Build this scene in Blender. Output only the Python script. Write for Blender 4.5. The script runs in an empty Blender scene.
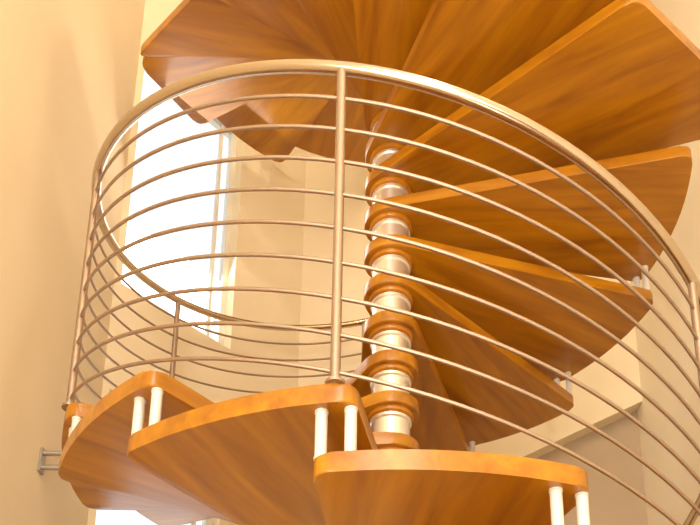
import bpy, bmesh, math, random
from math import sin, cos, radians, pi
from mathutils import Vector, Matrix
random.seed(4)
SC = bpy.context.scene
COL = SC.collection

# ---------------------------------------------------------------- stair geometry
FLOOR = -1.5                    # eye height 1.5 m above the floor, eye at z = 0
R = 1.25                        # outer radius of the treads
STEP = 360 / 13.0               # thirteen treads to a turn
PHI0 = 21.3                     # angle of the seam right of tread 0 (0 = towards the camera, + = right)
RISE = 0.1917
ZA = 1.072                      # top of tread 0
THICK = 0.054
RAIL_H = 1.034
RR = 1.24
K0, K1 = -3, 23

def seam(i): return PHI0 - i * STEP
def pol(phi, r, z):
    a = radians(phi)
    return Vector((r * sin(a), -r * cos(a), z))

# ---------------------------------------------------------------- materials
def new_mat(name):
    m = bpy.data.materials.new(name); m.use_nodes = True
    nt = m.node_tree; b = nt.nodes['Principled BSDF']
    return m, nt, b

def simple(name, col, rough=.5, metal=0., **kw):
    m, nt, b = new_mat(name)
    b.inputs['Base Color'].default_value = (*col, 1)
    b.inputs['Roughness'].default_value = rough
    b.inputs['Metallic'].default_value = metal
    for k, v in kw.items(): b.inputs[k].default_value = v
    return m

def wood_mat(name, dark, mid, light, scale=(1.2, 9, 9), rough=.32):
    m, nt, b = new_mat(name); N = nt.nodes; L = nt.links
    tc = N.new('ShaderNodeTexCoord'); mp = N.new('ShaderNodeMapping')
    mp.inputs['Scale'].default_value = scale
    L.new(tc.outputs['Object'], mp.inputs['Vector'])
    oi = N.new('ShaderNodeObjectInfo')
    mul = N.new('ShaderNodeMath'); mul.operation = 'MULTIPLY'; mul.inputs[1].default_value = 37.
    L.new(oi.outputs['Random'], mul.inputs[0])
    ns = N.new('ShaderNodeTexNoise'); ns.noise_dimensions = '4D'
    ns.inputs['Scale'].default_value = 1.6; ns.inputs['Detail'].default_value = 5
    ns.inputs['Distortion'].default_value = .6
    L.new(mp.outputs['Vector'], ns.inputs['Vector']); L.new(mul.outputs[0], ns.inputs['W'])
    rp = N.new('ShaderNodeValToRGB'); e = rp.color_ramp.elements
    e[0].position = .25; e[0].color = (*dark, 1); e[1].position = .76; e[1].color = (*light, 1)
    k = e.new(.5); k.color = (*mid, 1)
    L.new(ns.outputs['Fac'], rp.inputs['Fac']); L.new(rp.outputs['Color'], b.inputs['Base Color'])
    b.inputs['Roughness'].default_value = rough
    b.inputs['Coat Weight'].default_value = .35; b.inputs['Coat Roughness'].default_value = .18
    bp = N.new('ShaderNodeBump'); bp.inputs['Strength'].default_value = .04
    L.new(ns.outputs['Fac'], bp.inputs['Height']); L.new(bp.outputs['Normal'], b.inputs['Normal'])
    return m

def plaster(name, a, c, scale=1.3):
    m, nt, b = new_mat(name); N = nt.nodes; L = nt.links
    tc = N.new('ShaderNodeTexCoord'); ns = N.new('ShaderNodeTexNoise')
    ns.inputs['Scale'].default_value = scale; ns.inputs['Detail'].default_value = 4
    L.new(tc.outputs['Object'], ns.inputs['Vector'])
    rp = N.new('ShaderNodeValToRGB'); e = rp.color_ramp.elements
    e[0].position = .35; e[0].color = (*a, 1); e[1].position = .65; e[1].color = (*c, 1)
    L.new(ns.outputs['Fac'], rp.inputs['Fac']); L.new(rp.outputs['Color'], b.inputs['Base Color'])
    n2 = N.new('ShaderNodeTexNoise'); n2.inputs['Scale'].default_value = 60
    L.new(tc.outputs['Object'], n2.inputs['Vector'])
    bp = N.new('ShaderNodeBump'); bp.inputs['Strength'].default_value = .05
    L.new(n2.outputs['Fac'], bp.inputs['Height']); L.new(bp.outputs['Normal'], b.inputs['Normal'])
    b.inputs['Roughness'].default_value = .85
    return m

WOOD = wood_mat('varnished_beech', (.26, .078, .002), (.42, .162, .003), (.58, .250, .005))
WOOD2 = wood_mat('varnished_collar', (.40, .14, .008), (.50, .19, .01), (.62, .26, .016), scale=(6, 6, 2))
FLOORW = wood_mat('floor_boards', (.22, .12, .055), (.30, .17, .08), (.36, .21, .10), scale=(8, .8, 1), rough=.45)
STEEL = simple('satin_steel', (.58, .48, .38), .22, 1.)
RODM = simple('satin_rod', (.46, .355, .275), .5, 1.)
CHROME = simple('polished_chrome', (.95, .94, .91), .3, .85)
TUBE = simple('white_enamel_tube', (.78, .74, .68), .3, .15)
WALL = plaster('warm_plaster', (.82, .70, .49), (.86, .74, .53))
WALL2 = plaster('cream_plaster', (.86, .76, .57), (.90, .80, .61))
WALL_SHADE = plaster('shaded_plaster', (.44, .33, .22), (.49, .37, .25))  # darker plaster: shade of the recess put into the wall colour
CEIL = plaster('ceiling_paint', (.82, .78, .7), (.84, .8, .72))
FRAME = simple('white_window_paint', (.82, .80, .72), .4)
BRACK = simple('grey_bracket_steel', (.42, .38, .33), .4, .8)
glm, nt, b = new_mat('window_glass')
b.inputs['Base Color'].default_value = (.95, .98, 1, 1); b.inputs['Transmission Weight'].default_value = 1
b.inputs['Roughness'].default_value = 0; b.inputs['IOR'].default_value = 1.45
GLASS = glm

# ---------------------------------------------------------------- mesh helpers
def link(name, bm, mat, parent=None, smooth=False):
    me = bpy.data.meshes.new(name)
    bmesh.ops.recalc_face_normals(bm, faces=bm.faces)
    bm.to_mesh(me); bm.free()
    if smooth:
        for q in me.polygons: q.use_smooth = True
    me.materials.append(mat)
    o = bpy.data.objects.new(name, me); COL.objects.link(o)
    if parent: o.parent = parent
    return o

def smooth_angle(o, deg=40):
    me = o.data
    for q in me.polygons: q.use_smooth = True
    bm = bmesh.new(); bm.from_mesh(me)
    for e in bm.edges:
        if len(e.link_faces) == 2 and e.calc_face_angle(0) > radians(deg): e.smooth = False
    bm.to_mesh(me); bm.free()

def tube(bm, pts, r, n=12, caps=True):
    rings = []
    for i, P in enumerate(pts):
        a = pts[max(i - 1, 0)]; c = pts[min(i + 1, len(pts) - 1)]
        t = (c - a).normalized()
        ref = Vector((0, 0, 1)) if abs(t.z) < .9 else Vector((1, 0, 0))
        x = t.cross(ref).normalized(); y = x.cross(t)
        rings.append([bm.verts.new(P + x * r * cos(2 * pi * j / n) + y * r * sin(2 * pi * j / n)) for j in range(n)])
    for A, B in zip(rings, rings[1:]):
        for j in range(n): bm.faces.new((A[j], A[(j + 1) % n], B[(j + 1) % n], B[j]))
    if caps:
        bm.faces.new(rings[0][::-1]); bm.faces.new(rings[-1])

def lathe(bm, prof, n=40, org=Vector((0, 0, 0))):
    rings = [[bm.verts.new(org + Vector((r * cos(2 * pi * j / n), r * sin(2 * pi * j / n), z))) for j in range(n)] for r, z in prof]
    for A, B in zip(rings, rings[1:]):
        for j in range(n): bm.faces.new((A[j], A[(j + 1) % n], B[(j + 1) % n], B[j]))
    bm.faces.new(rings[0][::-1]); bm.faces.new(rings[-1])

def box(bm, lo, hi, M=None):
    vs = [Vector((x, y, z)) for z in (lo[2], hi[2]) for y in (lo[1], hi[1]) for x in (lo[0], hi[0])]
    if M: vs = [M @ v for v in vs]
    v = [bm.verts.new(q) for q in vs]
    for f in ((0, 2, 3, 1), (4, 5, 7, 6), (0, 1, 5, 4), (2, 6, 7, 3), (0, 4, 6, 2), (1, 3, 7, 5)):
        bm.faces.new([v[i] for i in f])

def rounded(poly, rads, n=6):
    out = []; m = len(poly)
    for i in range(m):
        P = poly[i]; r = rads[i]
        if r <= 0: out.append(P); continue
        A = (poly[i - 1] - P); B = (poly[(i + 1) % m] - P)
        r2 = min(r, A.length * .9, B.length * .9)
        a = P + A.normalized() * r2; c = P + B.normalized() * r2
        for k in range(n + 1):
            t = k / n; out.append(a * (1 - t) ** 2 + P * 2 * t * (1 - t) + c * t * t)
    return out

def prism(bm, pts2, z0, z1):
    lo = [bm.verts.new((p[0], p[1], z0)) for p in pts2]; hi = [bm.verts.new((p[0], p[1], z1)) for p in pts2]
    m = len(pts2)
    bm.faces.new(lo[::-1]); bm.faces.new(hi)
    for i in range(m): bm.faces.new((lo[i], lo[(i + 1) % m], hi[(i + 1) % m], hi[i]))

def empty(name, loc=(0, 0, 0), label=None, cat=None, group=None):
    o = bpy.data.objects.new(name, None); COL.objects.link(o); o.location = loc
    o.empty_display_size = .1
    if label: o['label'] = label
    if cat: o['category'] = cat
    if group: o['group'] = group
    return o

def struct(o, label=None):
    o['kind'] = 'structure'
    if label: o['label'] = label
    return o

# ---------------------------------------------------------------- the staircase
stair = empty('spiral_staircase', (0, 0, FLOOR),
              'spiral staircase of varnished orange wooden wedge treads winding round a chrome and wood column', 'staircase')
BASE = Vector((0, 0, -FLOOR))            # child coordinates = world + BASE

def tread_outline(half, outer=None, rads=None):
    """wedge in local space, centre line along +X, seen from above"""
    a = radians(half)
    hub = .118
    # inner disc, going round the far side
    arc = []
    for k in range(13):
        t = radians(95 + 170 * k / 12)
        arc.append(Vector((hub * cos(t), hub * sin(t))))
    if outer:
        return arc + rounded([arc[-1]] + [Vector(q) for q in outer] + [arc[0]], [0] + rads + [0])[1:-1]
    out = []
    n = 12
    for k in range(n + 1):
        t = -a + 2 * a * k / n
        out.append(Vector((R * cos(t), R * sin(t))))
    # round the two outer corners by pulling the arc ends in
    def corner(P, prev, nxt, r):
        A = (prev - P).normalized() * r; B = (nxt - P).normalized() * r
        return [(P + A) * (1 - t) ** 2 + P * 2 * t * (1 - t) + (P + B) * t * t for t in [i / 6 for i in range(7)]]
    c0 = corner(out[0], arc[-1], out[1], .045)
    c1 = corner(out[-1], out[-2], arc[0], .045)
    return arc + c0 + out[1:-1] + c1

def make_tread(name, outline):
    bm = bmesh.new(); prism(bm, outline, -THICK, 0)
    es = [e for e in bm.edges if abs(e.verts[0].co.z - e.verts[1].co.z) < 1e-6]
    bmesh.ops.bevel(bm, geom=es, offset=.007, segments=3, profile=.6, affect='EDGES')
    o = link(name, bm, WOOD, stair); smooth_angle(o, 30)
    return o

OVER = 2.4
proto = make_tread('tread', tread_outline(STEP / 2 + OVER))
cbm = bmesh.new()                                  # the wooden boss round the column below each tread
lathe(cbm, [(.086, -.074), (.094, -.070), (.096, -.062), (.096, -.052)], 36)
cproto = link('hub_collar', cbm, WOOD2, proto); smooth_angle(cproto, 30)
sbm = bmesh.new()                                  # chrome spacer between two treads
lathe(sbm, [(.078, .0), (.086, .004), (.086, .014), (.080, .02), (.080, .096), (.086, .102), (.086, .114), (.078, .1177)], 40)
sproto = link('column_spacer', sbm, CHROME, stair); smooth_angle(sproto, 30)
SPECIAL = {}
def special(k, outer, rads):
    bm = bmesh.new(); prism(bm, tread_outline(0, outer, rads), -THICK, 0)
    es = [e for e in bm.edges if abs(e.verts[0].co.z - e.verts[1].co.z) < 1e-6]
    bmesh.ops.bevel(bm, geom=es, offset=.007, segments=3, profile=.6, affect='EDGES')
    me = bpy.data.meshes.new('tread'); bmesh.ops.recalc_face_normals(bm, faces=bm.faces); bm.to_mesh(me); bm.free()
    me.materials.append(WOOD)
    SPECIAL[k] = me
special(11, [(1.138, -.325), (1.30, .02), (1.36, .15), (1.345, .40)], [.05, .12, .12, .07])
special(16, [(1.205, -.37), (.75, .217)], [.04, .04])
special(17, [(1.195, -.345), (1.345, .065), (.935, .271)], [.045, .06, .05])
tb = bmesh.new()
GAP = RISE - THICK
lathe(tb, [(.017, .0005), (.0175, .006), (.0155, .007), (.0155, GAP - .007), (.0175, GAP - .006), (.017, GAP - .0005)], 20)
tproto = link('spacer_tube', tb, TUBE, stair); smooth_angle(tproto, 40)

first = True
for k in range(K0, K1 + 1):
    z = ZA + k * RISE
    mid = seam(k) - STEP / 2
    rot = radians(mid - 90)                        # local +X -> outward direction
    if first: t, c, s = proto, cproto, sproto
    else:
        t = proto.copy(); COL.objects.link(t); t.parent = stair
        c = cproto.copy(); COL.objects.link(c); c.parent = t
        s = sproto.copy(); COL.objects.link(s); s.parent = stair
    if k in SPECIAL:
        t.data = SPECIAL[k]; smooth_angle(t, 30)
    t.location = BASE + Vector((0, 0, z)); t.rotation_euler = (0, 0, rot)
    s.location = BASE + Vector((0, 0, z))
    if k < K1 and k + 1 not in (11, 12, 16, 17):
        for sgn in (-1, 1):
            if first and sgn == -1: u = tproto
            else:
                u = tproto.copy(); COL.objects.link(u); u.parent = stair
            u.location = BASE + pol(seam(k + 1) + sgn * 1.75, R * .972, z)
    first = False

pb = bmesh.new()
lathe(pb, [(.16, 0), (.16, .012), (.05, .02), (.05, 7.9)], 32)
struct_pole = link('center_pole', pb, STEEL, stair); smooth_angle(struct_pole, 30)

# wall bracket: two bars from the seam of tread 3/4 to the left wall
bb = bmesh.new()
for zz in (1.725, 1.79):
    tube(bb, [Vector((-1.20, -.06, zz)) + BASE, Vector((-1.415, -.07, zz)) + BASE], .011, 12)
box(bb, Vector((-1.42, -.085, 1.705)) + BASE, Vector((-1.408, -.045, 1.81)) + BASE)
o = link('wall_bracket', bb, BRACK, stair)

# ---------------------------------------------------------------- the railing
rail = empty('stair_railing', pol(seam(-3), RR, FLOOR),
             'curved satin steel railing with round handrail and nine thin rods along the stair edge', 'railing')
RB = -rail.location
def helix(i0, i1, r, dz, n_per=10):
    n = int((i1 - i0) * n_per)
    return [pol(seam(i0 + (i1 - i0) * k / n), r, ZA + dz + (i0 + (i1 - i0) * k / n) * RISE) + RB for k in range(n + 1)]
I0, I1 = -3, 9
hb = bmesh.new(); tube(hb, helix(I0 - .15, I1 + .15, RR, RAIL_H), .018, 16)
link('handrail', hb, STEEL, rail, smooth=True)
for j in range(1, 10):
    rb = bmesh.new(); tube(rb, helix(I0, I1, RR, RAIL_H * (1 - .107 * j)), .0055, 8)
    link('rod', rb, RODM, rail, smooth=True)
for i in range(I0, I1 + 1, 2):
    p = pol(seam(i), RR, 0) + RB
    qb = bmesh.new()
    zb = ZA + i * RISE
    lathe(qb, [(.026, zb - .0), (.026, zb + .008), (.0135, zb + .012), (.0135, zb + RAIL_H - .012)], 20, Vector((p.x, p.y, RB.z)))
    po = link('post', qb, RODM, rail); smooth_angle(po, 30)

# ---------------------------------------------------------------- the room
XL, XR = -1.42, 1.52
YB = 1.45
YF = -7.0
CZ = 6.6
C1 = Vector((XL, .48)); AZ = 41
D = Vector((sin(radians(AZ)), cos(radians(AZ))))
LEN = (YB - C1.y) / D.y
C2 = C1 + D * LEN

def wall_poly(name, outline, holes, thick, M, mat):
    """flat wall from an outline in (s, z), with rectangular holes, extruded backwards"""
    bm = bmesh.new()
    xs = sorted({a for h in holes for a in (h[0], h[1])} | {outline[0], outline[1]})
    zs = sorted({a for h in holes for a in (h[2], h[3])} | {outline[2], outline[3]})
    def solid(i, j):
        if i < 0 or j < 0 or i >= len(xs) - 1 or j >= len(zs) - 1: return False
        cx = (xs[i] + xs[i + 1]) / 2; cz = (zs[j] + zs[j + 1]) / 2
        return not any(h[0] < cx < h[1] and h[2] < cz < h[3] for h in holes)
    V = {}
    def v(i, j, b):
        if (i, j, b) not in V: V[(i, j, b)] = bm.verts.new(M @ Vector((xs[i], thick * b, zs[j])))
        return V[(i, j, b)]
    for i in range(len(xs) - 1):
        for j in range(len(zs) - 1):
            if not solid(i, j): continue
            bm.faces.new((v(i, j, 0), v(i + 1, j, 0), v(i + 1, j + 1, 0), v(i, j + 1, 0)))
            bm.faces.new((v(i, j, 1), v(i, j + 1, 1), v(i + 1, j + 1, 1), v(i + 1, j, 1)))
            for di, dj, a, b_ in ((-1, 0, (i, j), (i, j + 1)), (1, 0, (i + 1, j), (i + 1, j + 1)), (0, -1, (i, j), (i + 1, j)), (0, 1, (i, j + 1), (i + 1, j + 1))):
                if not solid(i + di, j + dj):
                    bm.faces.new((v(*a, 0), v(*b_, 0), v(*b_, 1), v(*a, 1)))
    return struct(link(name, bm, mat))

def frame_M(p, az):
    """s axis runs along azimuth az (0 = +Y, 90 = +X); y axis points out of the room"""
    s = Vector((sin(radians(az)), cos(radians(az)), 0)); n = Vector((-cos(radians(az)), sin(radians(az)), 0))
    M = Matrix(((s.x, n.x, 0, p.x), (s.y, n.y, 0, p.y), (0, 0, 1, 0), (0, 0, 0, 1)))
    return M

MW = frame_M(C1, AZ)
WT = .16
holes = [(.04, .755, 3.13, 4.80), (.04, .755, .7, 2.5)]
wall_poly('wall_window', (0, LEN, FLOOR, CZ), holes, WT, MW, WALL)['label'] = 'beige plaster wall holding the tall window'
for n, (s0, s1, z0, z1) in enumerate(holes):
    fb = bmesh.new(); w = .035
    y0, y1 = .07, .115
    box(fb, (s0, y0, z0), (s0 + w, y1, z1), MW); box(fb, (s1 - w, y0, z0), (s1, y1, z1), MW)
    box(fb, (s0 + w, y0, z0), (s1 - w, y1, z0 + w), MW); box(fb, (s0 + w, y0, z1 - w), (s1 - w, y1, z1), MW)
    box(fb, (s0 + .60, y0 + .01, z0 + w), (s0 + .62, y1 - .01, z1 - w), MW)
    win = struct(link('window_%d' % (n + 1), fb, FRAME), ['tall bright window with pale frame left of the staircase', 'lower bright window under the wooden treads'][n])
    gb = bmesh.new(); box(gb, (s0 + w, .09, z0 + w), (s1 - w, .096, z1 - w), MW)
    link('pane', gb, GLASS, win)

wall_poly('wall_left', (0, C1.y - YF, FLOOR, CZ), [(1.6, 3.6, -.5, 2.2)], .16, frame_M(Vector((XL, YF)), 0), WALL)  # opening added out of view to go with the left fill
# back wall: upper part stands proud of a recess, made up for its shade, whose top slopes up to the right
bm = bmesh.new()
prof = [(C2.x, CZ), (XR, CZ), (XR, 3.02), (.93, 2.72), (.22, 2.36), (.0, 2.30), (.0, FLOOR), (C2.x, FLOOR)]
a = [bm.verts.new((x, YB, z)) for x, z in prof]; c = [bm.verts.new((x, YB + .10, z)) for x, z in prof]
bm.faces.new(a); bm.faces.new(c[::-1])
for i in range(len(prof)): bm.faces.new((a[i], a[(i + 1) % len(prof)], c[(i + 1) % len(prof)], c[i]))
struct(link('wall_back', bm, WALL), 'cream plaster wall behind the stairs with a sloping lower edge')
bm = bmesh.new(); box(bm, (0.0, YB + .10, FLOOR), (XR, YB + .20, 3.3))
struct(link('wall_recess', bm, WALL_SHADE), 'lower wall under the sloping edge with shade painted into its taupe colour')
bm = bmesh.new(); box(bm, (XR, YF, FLOOR), (XR + .16, YB + .7, CZ))
struct(link('wall_right', bm, WALL2))
# wall behind the camera; both openings added out of view to let daylight in
MF = frame_M(Vector((XR + .16, YF)), 270)
big = [(.5, 2.6, -.6, 2.2), (.5, 2.6, 2.8, 5.2)]
wall_poly('wall_front', (0, XR - XL + .32, FLOOR, CZ), big, .16, MF, WALL)
bm = bmesh.new(); box(bm, (XL - .2, YF - .2, FLOOR - .1), (XR + .2, YB + .75, FLOOR))
struct(link('floor', bm, FLOORW))
bm = bmesh.new(); box(bm, (XL - .2, YF - .2, CZ), (XR + .2, YB + .75, CZ + .1))
struct(link('ceiling', bm, CEIL))

# ---------------------------------------------------------------- light
w = bpy.data.worlds.new('sky'); SC.world = w; w.use_nodes = True
N = w.node_tree.nodes; bg = N['Background']
tc = N.new('ShaderNodeTexCoord'); ns = N.new('ShaderNodeTexNoise'); ns.inputs['Scale'].default_value = 22; ns.inputs['Detail'].default_value = 3
rp = N.new('ShaderNodeValToRGB'); e = rp.color_ramp.elements          # hazy overcast sky
e[0].position = .38; e[0].color = (.93, .96, .99, 1); e[1].position = .55; e[1].color = (1, 1, 1, 1)
LL = w.node_tree.links
LL.new(tc.outputs['Generated'], ns.inputs['Vector']); LL.new(ns.outputs['Fac'], rp.inputs['Fac']); LL.new(rp.outputs['Color'], bg.inputs['Color'])
bg.inputs['Strength'].default_value = 1.3

def area(name, loc, target, size, sy, power, col):
    l = bpy.data.lights.new(name, 'AREA'); l.shape = 'RECTANGLE'; l.size = size; l.size_y = sy
    l.energy = power; l.color = col
    o = bpy.data.objects.new(name, l); COL.objects.link(o)
    o.location = loc; o.rotation_euler = (Vector(target) - Vector(loc)).to_track_quat('-Z', 'Y').to_euler()
    return o
# added unseen fills, two behind the camera and one left, then daylight from the side windows
area('front_fill', (0, YF + .2, .9), (0, 0, 2.), 2.1, 2.6, 90, (1, .92, .80))
area('front_fill_high', (0, YF + .2, 4.9), (0, 1, 2.5), 2.1, 2.2, 115, (1, .93, .80))
area('left_fill', (XL + .03, YF + 2.6, .85), (0, -.6, 2.0), 2.0, 2.6, 115, (1, .93, .80))  # fill added for highlights on the metal and tread edges
pw = MW @ Vector((.40, -.02, 3.85))
area('side_window_daylight', pw, pw + Vector((D.y, -D.x, -.5)), .7, 1.3, 11, (1, .95, .86))
pw = MW @ Vector((.40, -.02, 1.6))
area('low_window_daylight', pw, pw + Vector((D.y, -D.x, .1)), .7, 1.6, 2, (1, .95, .86))
def point(name, loc, power, col, r=.12):
    l = bpy.data.lights.new(name, 'POINT'); l.energy = power; l.color = col; l.shadow_soft_size = r
    o = bpy.data.objects.new(name, l); COL.objects.link(o); o.location = loc
point('low_fill', (-.3, -3.4, -1.1), 45, (1, .86, .62))  # added warm fill low by the camera, no fixture there
point('high_fill', (.7, -2.2, 5.2), 90, (1, .82, .58))  # added warm fill from above, no fixture there

# ---------------------------------------------------------------- camera
ya, pit, ro = radians(-2.8913), radians(16.0453), radians(.84397)
r0 = Vector((cos(ya), -sin(ya), 0)); fw = Vector((sin(ya) * cos(pit), cos(ya) * cos(pit), sin(pit))); u0 = r0.cross(fw)
Rv = r0 * cos(ro) + u0 * sin(ro); Uv = u0 * cos(ro) - r0 * sin(ro)
cam = bpy.data.cameras.new('camera'); co = bpy.data.objects.new('camera', cam); COL.objects.link(co)
cam.sensor_fit = 'HORIZONTAL'; cam.sensor_width = 36; cam.lens = 834.15 * 36 / 700
cam.shift_y = (676.09 - 262.5) / 700
M = Matrix((( Rv.x, Uv.x, -fw.x, 0), (Rv.y, Uv.y, -fw.y, -2.41262 * R), (Rv.z, Uv.z, -fw.z, 0), (0, 0, 0, 1)))
co.matrix_world = M
cam.clip_start = .05
SC.camera = co
SC.view_settings.view_transform = 'Standard'; SC.view_settings.look = 'None'
SC.view_settings.exposure = 0.0; SC.view_settings.gamma = 1; SC.view_settings.use_curve_mapping = False
SC.cycles.use_denoising = True
SC.cycles.max_bounces = 10
